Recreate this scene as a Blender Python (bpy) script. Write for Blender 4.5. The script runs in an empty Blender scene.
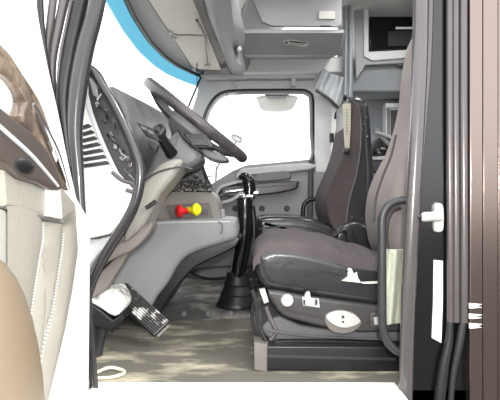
import bpy, bmesh, math, random
from mathutils import Vector, Matrix
random.seed(7)
C = bpy.context.scene.collection
S = bpy.context.scene
# ------------------------------------------------------------------ camera, world, sun, exposure
F = 517.0; EYE = 0.55
cd = bpy.data.cameras.new('camera'); cam = bpy.data.objects.new('camera', cd); C.objects.link(cam)
cam.location = (0, 0, EYE); cam.rotation_euler = (math.pi/2, 0, 0)
cd.sensor_width = 36; cd.lens = F/500*36; cd.clip_start = .02
S.camera = cam
S.view_settings.view_transform = 'Standard'; S.view_settings.look = 'None'
S.view_settings.gamma = 1; S.view_settings.use_curve_mapping = False
S.view_settings.exposure = 0.32
w = bpy.data.worlds.new('world'); S.world = w; w.use_nodes = True
nt = w.node_tree; nt.nodes.clear()
tc = nt.nodes.new('ShaderNodeTexCoord'); sx = nt.nodes.new('ShaderNodeSeparateXYZ')
cr = nt.nodes.new('ShaderNodeValToRGB'); bg = nt.nodes.new('ShaderNodeBackground'); ow = nt.nodes.new('ShaderNodeOutputWorld')
mr = nt.nodes.new('ShaderNodeMapRange'); mr.inputs[1].default_value = -1; mr.inputs[2].default_value = 1
nt.links.new(tc.outputs['Generated'], sx.inputs[0]); nt.links.new(sx.outputs[2], mr.inputs[0]); nt.links.new(mr.outputs[0], cr.inputs[0])
e = cr.color_ramp.elements
e[0].position = 0.0; e[0].color = (.09, .085, .08, 1)
e[1].position = 1.0; e[1].color = (1, 1, 1, 1)
a = e.new(.47); a.color = (.10, .095, .09, 1)
a = e.new(.50); a.color = (.70, .70, .70, 1)
a = e.new(.56); a.color = (.95, .97, 1, 1)
# world ground: brightness added beyond the cab to light its ceiling; dark camera side
yd = nt.nodes.new('ShaderNodeMapRange'); yd.inputs[1].default_value = -.15; yd.inputs[2].default_value = .15
zd = nt.nodes.new('ShaderNodeMapRange'); zd.inputs[1].default_value = .02; zd.inputs[2].default_value = -.04
ml = nt.nodes.new('ShaderNodeMath'); ml.operation = 'MULTIPLY'
mxw = nt.nodes.new('ShaderNodeMix'); mxw.data_type = 'RGBA'; mxw.inputs[7].default_value = (.80, .79, .77, 1)
nt.links.new(sx.outputs[1], yd.inputs[0]); nt.links.new(sx.outputs[2], zd.inputs[0])
nt.links.new(yd.outputs[0], ml.inputs[0]); nt.links.new(zd.outputs[0], ml.inputs[1]); nt.links.new(ml.outputs[0], mxw.inputs[0])
nt.links.new(cr.outputs[0], mxw.inputs[6]); nt.links.new(mxw.outputs[2], bg.inputs[0]); bg.inputs[1].default_value = 2.6
nt.links.new(bg.outputs[0], ow.inputs[0])
sd = bpy.data.lights.new('sun', 'SUN'); sd.energy = 1.2; sd.angle = math.radians(6); sd.color = (1, .97, .92)
sun = bpy.data.objects.new('sun', sd); C.objects.link(sun)
sun.rotation_euler = Vector((-.62, .50, -.62)).to_track_quat('-Z', 'Y').to_euler()

# fill lamps added out of view under the roof to brighten the cab
def fill(x, y, z, watts):
    l = bpy.data.lights.new('fill_lamp', 'AREA'); l.shape = 'DISK'; l.size = .30; l.energy = watts; l.color = (1, .98, .95)
    o = bpy.data.objects.new('fill_lamp', l); C.objects.link(o); o.location = (x, y, z); return o
fill(.10, 2.25, 1.72, 7)
fill(.75, 2.75, 1.72, 6)
# the photographer's flash, just beside the lens
fl = bpy.data.lights.new('camera_flash', 'POINT'); fl.energy = 78; fl.shadow_soft_size = .03; fl.color = (1, .985, .96)
flo = bpy.data.objects.new('camera_flash', fl); C.objects.link(flo); flo.location = (.05, -.04, .66)
# ------------------------------------------------------------------ materials
def s2l(c):
    return tuple(((v/255)/12.92 if v/255 <= .04045 else ((v/255+.055)/1.055)**2.4) for v in c)
def mat(name, col, rough=.5, metal=0, bump=0, bscale=60, vary=0, vscale=6, col2=None, coat=0, stretch=None, thr=None, spec=.5, emit=0):
    m = bpy.data.materials.new(name); m.use_nodes = True; n = m.node_tree; b = n.nodes['Principled BSDF']
    c = s2l(col); b.inputs['Base Color'].default_value = (*c, 1)
    b.inputs['Roughness'].default_value = rough; b.inputs['Metallic'].default_value = metal
    b.inputs['Coat Weight'].default_value = coat; b.inputs['Specular IOR Level'].default_value = spec
    t = n.nodes.new('ShaderNodeTexCoord'); mp = n.nodes.new('ShaderNodeMapping'); n.links.new(t.outputs['Object'], mp.inputs[0])
    if stretch: mp.inputs['Scale'].default_value = stretch
    if vary or col2:
        z = n.nodes.new('ShaderNodeTexNoise'); z.inputs['Scale'].default_value = vscale; z.inputs['Detail'].default_value = 6; z.inputs['Roughness'].default_value = .62
        n.links.new(mp.outputs[0], z.inputs[0])
        r = n.nodes.new('ShaderNodeValToRGB'); n.links.new(z.outputs[0], r.inputs[0])
        lo, hi = thr if thr else (.35, .68)
        r.color_ramp.elements[0].position = lo; r.color_ramp.elements[1].position = hi
        d = s2l(col2) if col2 else tuple(min(1, v*(1+vary)) for v in c)
        a = c if col2 else tuple(v*(1-vary) for v in c)
        r.color_ramp.elements[0].color = (*a, 1); r.color_ramp.elements[1].color = (*d, 1)
        n.links.new(r.outputs[0], b.inputs['Base Color'])
    if bump:
        z = n.nodes.new('ShaderNodeTexNoise'); z.inputs['Scale'].default_value = bscale; z.inputs['Detail'].default_value = 4
        n.links.new(mp.outputs[0], z.inputs[0])
        k = n.nodes.new('ShaderNodeBump'); k.inputs['Strength'].default_value = bump; k.inputs['Distance'].default_value = .01
        n.links.new(z.outputs[0], k.inputs['Height']); n.links.new(k.outputs[0], b.inputs['Normal'])
    if emit:
        b.inputs['Emission Color'].default_value = (*c, 1); b.inputs['Emission Strength'].default_value = emit
    return m
def glass(name, col=(1, 1, 1)):
    m = bpy.data.materials.new(name); m.use_nodes = True; n = m.node_tree; n.nodes.clear()
    o = n.nodes.new('ShaderNodeOutputMaterial'); mx = n.nodes.new('ShaderNodeMixShader'); t = n.nodes.new('ShaderNodeBsdfTransparent'); g = n.nodes.new('ShaderNodeBsdfGlossy')
    t.inputs[0].default_value = (*col, 1); g.inputs['Roughness'].default_value = .05; mx.inputs[0].default_value = .04
    n.links.new(t.outputs[0], mx.inputs[1]); n.links.new(g.outputs[0], mx.inputs[2]); n.links.new(mx.outputs[0], o.inputs[0])
    return m
M = {}
M['plastic'] = mat('grey_plastic', (134, 135, 137), .5, bump=.08, bscale=220, vary=.04)
M['plastic_light'] = mat('light_grey_plastic', (186, 187, 187), .55, bump=.08, bscale=200, vary=.04)
M['plastic_pale'] = mat('pale_dash_plastic', (226, 224, 221), .5, vary=.03)
M['plastic_mid'] = mat('mid_grey_plastic', (100, 100, 102), .45, bump=.1, bscale=200, vary=.06)
M['plastic_brown'] = mat('brown_grey_plastic', (112, 106, 101), .45, vary=.06)
M['armrest'] = mat('dark_brown_armrest', (74, 66, 61), .35, vary=.15)
M['seal_grey'] = mat('worn_grey_seal', (84, 80, 80), .24, metal=.25, coat=.5, vary=.05)
M['shroud'] = mat('warm_grey_shroud', (142, 139, 131), .4, vary=.04)
M['valve'] = mat('brown_valve_panel', (78, 72, 68), .45, vary=.06)
M['plastic_dark'] = mat('dark_plastic', (42, 41, 43), .4, bump=.1, bscale=200, vary=.1)
M['black'] = mat('black_plastic', (20, 20, 22), .35, vary=.1)
M['leather'] = mat('black_leather', (42, 41, 44), .27, bump=.14, bscale=16, vary=.2, vscale=9, coat=.15)
M['fabric'] = mat('brown_fabric', (78, 71, 72), .95, bump=.3, bscale=260, vary=.12, vscale=10)
M['facing'] = mat('dark_brown_seat_cloth', (70, 62, 62), .9, bump=.2, bscale=260, vary=.12, vscale=10)
M['fabric_tan'] = mat('tan_grey_fabric', (130, 123, 120), .95, bump=.25, bscale=260, vary=.08, vscale=9)
M['rubber'] = mat('grey_rubber_seal', (42, 40, 43), .26, bump=.03, vary=.08, coat=.5)
M['rubber_black'] = mat('black_rubber', (30, 30, 32), .4, vary=.15, vscale=20)
M['silver'] = mat('silver_trim', (96, 91, 91), .26, metal=.4, vary=.05)
M['chrome'] = mat('chrome', (215, 215, 218), .12, metal=1)
M['paint_black'] = mat('glossy_black_paint', (16, 16, 18), .18, coat=.4, bump=.08, bscale=5, stretch=(1, 1, .25))
M['paint_mauve'] = mat('dusty_brown_paint', (130, 116, 110), .20, metal=.92, coat=.2, vary=.0, col2=(168, 154, 146), vscale=160, thr=(.66, .78))
M['headliner'] = mat('headliner', (198, 197, 195), .9, bump=.2, bscale=300, vary=.04)
M['visor'] = mat('beige_vinyl', (212, 206, 195), .65, bump=.12, bscale=160, vary=.04)
M['cream'] = mat('cream_leather', (140, 137, 127), .5, bump=.15, bscale=60, vary=.05)
M['cream_white'] = mat('off_white_paint', (238, 236, 231), .4, vary=.02)
M['tan'] = mat('tan_vinyl', (116, 102, 84), .45, vary=.06, vscale=4)
M['wood'] = mat('brown_gloss_trim', (84, 72, 64), .14, coat=.6, col2=(150, 132, 112), vscale=7, stretch=(1, 2.2, 1), thr=(.4, .7))
M['wood_dark'] = mat('dark_wood_trim', (40, 34, 33), .35, coat=.1, col2=(62, 54, 51), vscale=4, stretch=(3, 3, 40))
M['steel_white'] = mat('white_plastic', (186, 185, 181), .35)
M['worn'] = mat('worn_ribbed_rubber', (46, 44, 43), .45, col2=(235, 233, 228), vscale=11, thr=(.52, .6))
M['glare_white'] = mat('pad_glare', (120, 118, 114), .45, col2=(235, 234, 230), vscale=20, thr=(.36, .52), bump=.5, bscale=60)  # white patches paint glare into the pad colour
M['floor'] = mat('dusty_rubber_floor', (104, 101, 92), .8, col2=(214, 206, 180), vscale=4.6, thr=(.50, .74), bump=.12, bscale=120, stretch=(.75, 1.6, 1))
M['tunnel'] = mat('dusty_tunnel_mat', (84, 84, 83), .75, col2=(176, 172, 164), vscale=6, thr=(.48, .72), bump=.15, bscale=100)
M['mat_dark'] = mat('dark_floor_mat', (76, 77, 78), .8, vary=.12, bump=.2, bscale=90)
M['valance'] = mat('dark_grey_valance', (58, 56, 56), .4, bump=.12, bscale=160, vary=.12)
M['bellows'] = mat('grey_bellows', (86, 85, 87), .6, vary=.1)
M['foam'] = mat('torn_foam', (222, 220, 214), .9, bump=.4, bscale=80)
M['cloth'] = mat('grey_curtain_cloth', (168, 172, 175), .95, bump=.25, bscale=220, vary=.08)
M['towel'] = mat('pale_green_cloth', (196, 198, 180), .95, bump=.5, bscale=150, vary=.08, vscale=20)
M['wall_in'] = mat('sleeper_wall_vinyl', (124, 127, 130), .8, vary=.05)
M['wall_pale'] = mat('pale_cab_wall', (204, 204, 203), .6, vary=.03)
M['screen'] = mat('dark_screen', (14, 16, 17), .12, spec=.4)
M['red'] = mat('red_knob', (226, 34, 42), .35)
M['yellow'] = mat('yellow_knob', (240, 232, 30), .35)
M['yellowed'] = mat('yellowed_plastic', (168, 164, 146), .5, vary=.06)
M['wires'] = mat('wire_clutter', (40, 38, 38), .4, col2=(190, 188, 186), vscale=38, thr=(.56, .62), bump=.8, bscale=50)
M['fuzz'] = mat('black_shag', (14, 14, 15), .7, col2=(190, 188, 186), vscale=90, thr=(.5, .64))
M['white_tape'] = mat('white_reflector', (248, 248, 246), .3)
M['straw'] = mat('straw_strip', (226, 220, 196), .6)
M['glass'] = glass('clear_glass'); M['tint'] = glass('cyan_tinted_glass', (.24, .44, .51))

# ------------------------------------------------------------------ mesh helpers
def P(px, py, Y): return Vector(((px-250)/F*Y, Y, EYE-(py-200)/F*Y))
def smooth(pts, k=4, closed=True):
    n = len(pts); out = []
    rng = range(n if closed else n-1)
    for i in rng:
        if closed: a, b, c, d = pts[i-1], pts[i], pts[(i+1) % n], pts[(i+2) % n]
        else: a, b, c, d = pts[max(i-1, 0)], pts[i], pts[i+1], pts[min(i+2, n-1)]
        for j in range(k):
            t = j/k
            out.append(tuple(.5*((2*b[q])+(-a[q]+c[q])*t+(2*a[q]-5*b[q]+4*c[q]-d[q])*t*t+(-a[q]+3*b[q]-3*c[q]+d[q])*t**3) for q in range(len(b))))
    if not closed: out.append(tuple(pts[-1]))
    return out
def limits(ol):
    """how far each outline point can move inwards before it meets the other side"""
    n = len(ol); A = sum(ol[i][0]*ol[(i+1) % n][1]-ol[(i+1) % n][0]*ol[i][1] for i in range(n)); s = 1 if A > 0 else -1
    L = []
    for i in range(n):
        a, b, c = ol[i-1], ol[i], ol[(i+1) % n]; tx, ty = c[0]-a[0], c[1]-a[1]; l = math.hypot(tx, ty) or 1
        nx, ny = -ty/l*s, tx/l*s; best = 9
        for j in range(n):
            if j in (i, (i-1) % n): continue
            p, q = ol[j], ol[(j+1) % n]; ex, ez = q[0]-p[0], q[1]-p[1]; den = nx*ez-ny*ex
            if abs(den) < 1e-12: continue
            t = ((p[0]-b[0])*ez-(p[1]-b[1])*ex)/den; k = ((p[0]-b[0])*ny-(p[1]-b[1])*nx)/den
            if t > 1e-6 and -1e-6 <= k <= 1+1e-6: best = min(best, t)
        L.append(best*.30)
    for _ in range(2): L = [min(L[i], (L[i-1]+L[i]+L[(i+1) % n])/3*1.1) for i in range(n)]
    return L
def inset(ol, d, lim=None):
    n = len(ol); A = sum(ol[i][0]*ol[(i+1) % n][1]-ol[(i+1) % n][0]*ol[i][1] for i in range(n)); s = 1 if A > 0 else -1
    out = []
    for i in range(n):
        a, b, c = ol[i-1], ol[i], ol[(i+1) % n]
        tx, ty = c[0]-a[0], c[1]-a[1]; L = math.hypot(tx, ty) or 1
        k = d if lim is None else d*lim[i]
        out.append((b[0]-ty/L*k*s, b[1]+tx/L*k*s))
    return out
class MB:
    def __init__(s): s.b = bmesh.new()
    def ring(s, pts): return [s.b.verts.new(p) for p in pts]
    def bridge(s, A, B):
        n = len(A)
        for i in range(n):
            try: s.b.faces.new((A[i], A[(i+1) % n], B[(i+1) % n], B[i]))
            except ValueError: pass
    def cap(s, A):
        try: s.b.faces.new(A)
        except ValueError: pass
    def loft(s, rings, caps=True):
        R = [s.ring(r) for r in rings]
        for a, b in zip(R, R[1:]): s.bridge(a, b)
        if caps: s.cap(R[0]); s.cap(R[-1])
        return s
    def slab(s, px, Y, t, bev=.004, sm=0, n=3):
        """outline seen at depth Y, real thickness t away from the doorway, rounded rims"""
        ol = [(p.x, p.z) for p in (P(x, y, Y) for x, y in px)]
        return s.slabw(ol, Y, t, bev, sm, n)
    def slabw(s, ol, Y, t, bev=.004, sm=0, n=3, axis='y'):
        if sm: ol = smooth(ol, sm)
        lm = limits(ol); lm = [min(1.0, l/bev) for l in lm] if bev else None
        prof = []
        for i in range(n+1):
            a = i/n*math.pi/2; prof.append((bev*(1-math.sin(a)), bev*(1-math.cos(a))))
        prof = prof + [(d, t-y) for d, y in reversed(prof)]
        if axis == 'y': rr = [[(x, Y+y, z) for x, z in inset(ol, d, lm)] for d, y in prof]
        else: rr = [[(Y+y, x, z) for x, z in inset(ol, d, lm)] for d, y in prof]   # outline given in YZ
        return s.loft(rr)
    def box(s, c, d, rot=None, bev=0):
        v0 = len(s.b.verts); mt = Matrix.Translation(c)
        if rot is not None: mt = mt @ rot.to_matrix().to_4x4() if hasattr(rot, 'to_matrix') else mt @ rot
        r = bmesh.ops.create_cube(s.b, size=1, matrix=mt @ Matrix.Diagonal((*d, 1)))
        if bev:
            ed = {e for v in r['verts'] for e in v.link_edges}
            bmesh.ops.bevel(s.b, geom=list(ed), offset=bev, segments=2, affect='EDGES', profile=.5)
        return s
    def tube(s, pts, r, seg=10, sm=4, flat=1.0, flatdir=None):
        pts = [Vector(p) for p in pts]
        rs = list(r) if isinstance(r, (list, tuple)) else [r]*len(pts)
        q = smooth([(*p, k) for p, k in zip(pts, rs)], sm, False) if sm > 1 else [(*p, k) for p, k in zip(pts, rs)]
        P3 = [Vector(a[:3]) for a in q]; R = [a[3] for a in q]
        T = [(P3[min(i+1, len(P3)-1)]-P3[max(i-1, 0)]).normalized() for i in range(len(P3))]
        u = T[0].cross(Vector((0, 1, 0)) if abs(T[0].y) < .9 else Vector((1, 0, 0))).normalized()
        rings = []
        for i, p in enumerate(P3):
            u = (u-T[i]*u.dot(T[i])).normalized(); v = T[i].cross(u)
            rings.append([p+u*R[i]*math.cos(2*math.pi*k/seg)+v*R[i]*flat*math.sin(2*math.pi*k/seg) for k in range(seg)])
        return s.loft(rings)
    def tubepx(s, px, Y, r, **k):
        """path seen at depth Y (a number, or one per point); r in metres"""
        Ys = Y if isinstance(Y, (list, tuple)) else [Y]*len(px)
        return s.tube([P(a, b, y) for (a, b), y in zip(px, Ys)], r, **k)
    def lathe(s, c, axis, prof, seg=20):
        ax = Vector(axis).normalized(); u = ax.orthogonal().normalized(); v = ax.cross(u); c = Vector(c)
        return s.loft([[c+ax*h+(u*math.cos(2*math.pi*k/seg)+v*math.sin(2*math.pi*k/seg))*max(r, 1e-4) for k in range(seg)] for h, r in prof])
    def ell(s, c, d, rot=None, seg=20):
        mt = Matrix.Translation(c)
        if rot is not None: mt = mt @ rot.to_matrix().to_4x4()
        bmesh.ops.create_uvsphere(s.b, u_segments=seg, v_segments=seg//2+2, radius=1, matrix=mt @ Matrix.Diagonal((*d, 1)))
        return s
    def grid(s, fn, nu, nv, thick=None):
        V = [[s.b.verts.new(fn(i/nu, j/nv)) for j in range(nv+1)] for i in range(nu+1)]
        for i in range(nu):
            for j in range(nv): s.b.faces.new((V[i][j], V[i+1][j], V[i+1][j+1], V[i][j+1]))
        if thick is not None:
            t = Vector(thick)
            W = [[s.b.verts.new(V[i][j].co+t) for j in range(nv+1)] for i in range(nu+1)]
            for i in range(nu):
                for j in range(nv): s.b.faces.new((W[i][j+1], W[i+1][j+1], W[i+1][j], W[i][j]))
            for i in range(nu):
                s.b.faces.new((V[i][0], W[i][0], W[i+1][0], V[i+1][0])); s.b.faces.new((V[i+1][nv], W[i+1][nv], W[i][nv], V[i][nv]))
            for j in range(nv):
                s.b.faces.new((V[0][j+1], W[0][j+1], W[0][j], V[0][j])); s.b.faces.new((V[nu][j], W[nu][j], W[nu][j+1], V[nu][j+1]))
        return s
    def frame(s, outer, inner, Y, t):
        """flat surround between two closed outlines (world XZ), thickness t"""
        r = [[(x, Y, z) for x, z in outer], [(x, Y, z) for x, z in inner], [(x, Y+t, z) for x, z in inner], [(x, Y+t, z) for x, z in outer]]
        R = [s.ring(q) for q in r]
        for i in range(4): s.bridge(R[i], R[(i+1) % 4])
        return s
def rootloc(o):
    while o.parent: o = o.parent
    return Vector(o.location)
def obj(name, mb, m, parent=None, label=None, ang=38, loc=None):
    b = mb.b; bmesh.ops.recalc_face_normals(b, faces=b.faces)
    big = [f for f in b.faces if len(f.verts) > 12]
    if big: bmesh.ops.triangulate(b, faces=big, quad_method='BEAUTY', ngon_method='BEAUTY')
    off = rootloc(parent) if parent else (Vector(loc) if loc is not None else None)
    if off is None:
        off = sum((v.co for v in b.verts), Vector())/max(len(b.verts), 1)
    bmesh.ops.translate(b, verts=b.verts, vec=-off)
    for f in b.faces: f.smooth = True
    for ed in b.edges:
        if len(ed.link_faces) == 2 and ed.calc_face_angle(0) > math.radians(ang): ed.smooth = False
    me = bpy.data.meshes.new(name); b.to_mesh(me); b.free(); me.materials.append(M[m] if isinstance(m, str) else m)
    o = bpy.data.objects.new(name, me); C.objects.link(o)
    if parent: o.parent = parent
    else: o.location = off
    wn = o.modifiers.new('weighted_normals', 'WEIGHTED_NORMAL'); wn.keep_sharp = True
    if label: o['label'] = label
    return o
def tag(o, label, cat, group=None):
    o['label'] = label; o['category'] = cat
    if group: o['group'] = group
    return o
def thing(name, label, cat, loc, group=None):
    o = bpy.data.objects.new(name, None); C.objects.link(o); o.location = loc; o.empty_display_size = .05
    return tag(o, label, cat, group)
def struct(name, mb=None, m=None, loc=None):
    if mb is None:
        o = bpy.data.objects.new(name, None); C.objects.link(o); o.location = loc or (0, 0, 0)
    else: o = obj(name, mb, m, loc=loc)
    o['kind'] = 'structure'; return o
def Wm(pts): return [(P(x, y, Y).x, P(x, y, Y).z) for x, y, Y in pts]
def W(px, Y): return [(P(x, y, Y).x, P(x, y, Y).z) for x, y in px]

# ================================================================== STRUCTURE
ZC = 1.43
struct('floor', MB().slabw([(-.75, -.04), (1.6, -.04), (1.6, 0), (-.75, 0)], 1.5, 2.15, .002), 'floor')
mb = MB().slabw([(-.62, 0), (.06, 0), (.06, .036), (-.62, .036)], 2.50, .90, .002)
mb.loft([[(-.62, y, z), (.06, y, z), (.06, y+.02, z), (-.62, y+.02, z)] for y, z in ((2.375, -.01), (2.50, .042))])
tun = struct('trim_1', mb, 'tunnel')
for px in (184, 208, 231, 253):
    p = P(px, 314, 2.42); p.z = EYE-(114)/F*2.42+.004; p.y = 2.42
    mb = MB().lathe(p, (0, -.38, .92), [(-.01, .012), (0, .011), (.003, .011), (.004, .007), (.008, .007), (.009, .004)], 12)
    obj('bolt', mb, 'plastic', tun)
struct('trim_2', MB().slabw([(.06, -.0), (1.2, 0), (1.2, .012), (.06, .012)], 2.47, .95, .003), 'mat_dark')
# bright tread plate of the doorway, ribbed
mb = MB().slabw([(-.46, -.03), (.43, -.03), (.43, .006), (-.46, .006)], 1.36, .185, .003)
for k in range(5): mb.box((-.02, 1.39+k*.03, .007), (.84, .006, .004))
struct('trim_3', mb, 'cream_white')
# ceiling / roof
def header(y):   # front edge X of the roof at depth y
    K = [(1.3, -.40), (1.6, -.47), (2.0, -.525), (2.35, -.545), (2.7, -.545), (3.0, -.515), (3.2, -.47), (3.4, -.39), (3.52, -.322), (3.7, -.30)]
    for (a, b), (c, d) in zip(K, K[1:]):
        if y <= c: return b+(d-b)*(y-a)/(c-a)
    return K[-1][1]
mb = MB().grid(lambda u, v: Vector((header(1.5+2.15*v)*(1-u)+1.65*u, 1.5+2.15*v, ZC+.03*min(1, u*6)+(.0 if u else -.025)+.32*max(0, min(1, (u-.20)/.06)))), 24, 24, (0, 0, .05))
struct('ceiling', mb, 'headliner')
# windscreen
def ws(u, v):    # u down the glass, v across the cab
    y = 1.52+2.0*v
    x = header(y)
    return Vector((x-.26*u, y, ZC-.025-.62*u))
scr = struct('window_1', MB().grid(lambda u, v: ws(.13+.87*u, v), 10, 28, (-.006, 0, 0)), 'glass')
obj('tinted_sun_strip', MB().grid(lambda u, v: ws(.13*u, v), 4, 28, (-.006, 0, 0)), 'tint', scr, 'cyan tinted band along the top of the glass')
obj('glass_seal', MB().tube([ws(0, v/20)+Vector((.016, 0, -.020)) for v in range(21)], .012, 8, 2), 'rubber_black', scr)
obj('glass_seal', MB().tube([ws(u/8, 1)+Vector((.012, -.09, 0)) for u in range(9)], .007, 8, 2), 'rubber_black', scr)
p = ws(.0, .55)
mb = MB().tube([P(197, 60, 3.2), P(197, 88, 3.2)], .003, 6, 1); obj('aerial_wire', mb, 'rubber_black', scr)
# front bulkhead, rear wall
struct('wall_front', MB().slabw([(-.80, -.04), (-.74, -.04), (-.70, .80), (-.78, .80)], 1.56, 2.05, .003), 'plastic_mid')
struct('wall_rear', MB().slabw([(1.58, 0), (1.64, 0), (1.64, 1.5), (1.58, 1.5)], 1.5, 2.1, .003), 'wall_in')
# ------------------------------------------------ passenger side wall with its door
YW = 3.50
hole = smooth(W([(205, 189), (205, 140), (207, 120), (213, 106), (222, 97), (236, 94.5), (270, 94), (300, 94), (306, 95.5), (309, 100), (309.5, 130), (309, 161), (280, 163.5), (246, 166), (232, 172), (218, 182)], YW), 3)
hin = hole; hout = inset(hole, -.033)
cx, cz = P(262, 135, YW).x, P(262, 135, YW).z
quad = W([(201, 66), (346, 56), (346, 300), (165, 300)], YW)
def toquad(x, z):
    dx, dz = x-cx, z-cz; best = 9e9
    for i in range(4):
        (ax, az), (bx, bz) = quad[i], quad[(i+1) % 4]
        ex, ez = bx-ax, bz-az; den = dx*ez-dz*ex
        if abs(den) < 1e-9: continue
        t = ((ax-cx)*ez-(az-cz)*ex)/den; k = ((ax-cx)*dz-(az-cz)*dx)/den
        if t > 0 and -.001 <= k <= 1.001: best = min(best, t)
    return cx+dx*best, cz+dz*best
struct('wall_right', MB().frame([toquad(x, z) for x, z in hout], hout, YW-.0, .07), 'wall_pale')
d2 = struct('door_2', None, None, (P(262, 200, YW).x, YW, 0))
mb = MB()
R = [hout, inset(hole, -.030), inset(hole, -.016), inset(hole, -.003), hin]; yy = [YW-.005, YW-.03, YW-.038, YW-.02, YW+.02]
rr = [mb.ring([(x, y, z) for x, z in r]) for r, y in zip(R, yy)]
for q in range(4): mb.bridge(rr[q], rr[q+1])
obj('window_seal', mb, 'plastic_dark', d2)
mb = MB().slabw(inset(hole, -.004), YW+.03, .005, .001); obj('window_glass', mb, 'glass', d2)
mb = MB().slab([(205, 188), (216, 181), (232, 171), (246, 165), (280, 162), (312, 159), (311, 300), (170, 300), (178, 250), (190, 215)], 3.43, .07, .012)
obj('inner_panel', mb, 'plastic', d2)
mb = MB().slab([(240, 170.5), (248, 168), (309, 163), (309, 170), (250, 175), (236, 178)], 3.40, .04, .01, 3); obj('sill_pad', mb, 'plastic_light', d2)
mb = MB().slab([(253, 180), (256, 175.5), (262, 173), (284, 171), (290, 172.5), (291, 176), (288, 179), (262, 182)], 3.395, .05, .008, 3); obj('recess', mb, 'plastic_mid', d2)
mb = MB().slab([(222, 187), (250, 184), (296, 181), (298, 184), (296, 189), (272, 194), (232, 197), (222, 195)], 3.36, .07, .01, 3); obj('armrest_trim', mb, 'wood_dark', d2, 'dark glossy wood strip')
mb = MB().tubepx([(250, 188), (270, 186), (294, 184)], 3.355, .004, seg=6); obj('trim_highlight', mb, 'plastic_mid', d2)
hb = smooth(W([(213, 199), (219, 187), (228, 183), (242, 180), (246, 184), (243, 193), (232, 201), (217, 204)], 3.36), 3)
mb = MB().frame(hb, inset(hb, .018), 3.345, .06); obj('handle_bezel', mb, 'plastic_light', d2)
mb = MB().slabw(inset(hb, .018), 3.385, .03, .004); rc = obj('handle_recess', mb, 'plastic_dark', d2)
mb = MB().tubepx([(220, 197), (228, 192), (243, 190)], 3.35, [.010, .017, .014], flat=.5); obj('door_handle', mb, 'chrome', d2, 'chrome lever')
for px in (235, 262, 287):
    c = P(px, 208.5, 3.425)
    mb = MB().lathe(c, (0, -1, 0), [(-.01, .022), (.004, .018), (-.004, .010), (.008, .007), (.012, .001)], 14); obj('button', mb, 'plastic_mid', d2)
mb = MB().slab([(196, 236), (240, 232), (310, 228), (310, 262), (220, 268), (190, 268)], 3.36, .08, .02, 3); obj('map_pocket', mb, 'plastic_mid', d2)
mb = MB().tubepx([(190, 236), (225, 231), (258, 222)], 3.35, .006, seg=8); obj('pocket_rim', mb, 'plastic_light', d2)
mb = MB().tubepx([(303, 230), (303, 212), (305, 203), (312, 199), (318, 200)], 3.35, .014); obj('grab_bar', mb, 'black', d2)
mb = MB().slab([(309, 160), (313.5, 159), (313, 226), (307, 226)], 3.41, .06, .006); obj('rear_edge', mb, 'plastic_dark', d2)
# B pillar and its lower trim
struct('trim_4', MB().slab([(315, 96), (335, 94), (337, 172), (315, 172)], 3.44, .06, .01), 'wall_pale')
struct('trim_5', MB().slab([(313, 172), (340, 172), (345, 300), (311, 300)], 3.43, .07, .01), 'plastic')
struct('trim_6', MB().slab([(200, 74.5), (250, 73), (330, 73), (330, 78), (250, 78), (205, 80)], 3.42, .08, .008), 'plastic_light')
mb = MB().slab([(291.5, 78), (296, 78), (296, 85), (291.5, 85)], 3.42, .06, .004); struct('trim_7', mb, 'plastic_light')
# far side pillar beside the windscreen
mb = MB().slab([(203, 74), (224, 74), (240, 92), (226, 94), (214, 104), (207, 120), (203, 150), (188, 150), (190, 118), (196, 96)], 3.47, .08, .012, 2)
struct('trim_8', mb, 'plastic_light')
# sleeper side wall beyond the seats
struct('wall_sleeper', MB().slab([(338, -30), (600, -30), (600, 300), (338, 300)], 3.72, .05, .003), 'wall_in')

# ------------------------------------------------ driver side: front post, seals
def pipe(n, px, Y, r, m, **k): return struct(n, MB().tubepx(px, Y, [q*Y/F for q in r] if isinstance(r, list) else r*Y/F, **k), m)
pipe('trim_9', [(99, -8), (93, 20), (85, 50), (78, 90), (75, 130), (78, 170), (81, 210), (85, 255), (89, 300), (93, 350), (97, 400)], 1.50, [8.5, 8.5, 9, 9, 7.5, 6, 5, 4, 3, 2.6, 2.4], 'rubber', seg=16)
pipe('trim_10', [(84, -8), (77, 22), (70, 55), (64, 95), (66, 135), (72, 175), (78, 215), (86, 300)], 1.53, [8, 8, 8, 8, 7, 5, 3, 2], 'rubber_black', seg=14)
pipe('trim_11', [(73, -8), (67, 22), (60, 58), (58, 95), (63, 135), (70, 175)], 1.515, [1.6, 1.6, 1.6, 1.4, 1.2, 1], 'silver')
pipe('trim_12', [(66, -8), (58, 30), (52, 62), (53, 95), (60, 135)], 1.53, [5, 4.5, 4.5, 4, 3], 'silver', seg=14)
pipe('trim_13', [(54, -8), (50, 25), (47, 50), (50, 80)], 1.52, [4, 4, 2.5, 1.5], 'silver', seg=12)
pipe('trim_14', [(40, -8), (41, 20), (45, 55), (53, 100), (64, 150), (75, 197), (81, 255), (87, 320), (92, 400)], 1.50, [3.4, 3.4, 3.2, 3, 2.4, 2, 1.6, 1.4, 1.4], 'rubber_black', seg=12)
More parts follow.
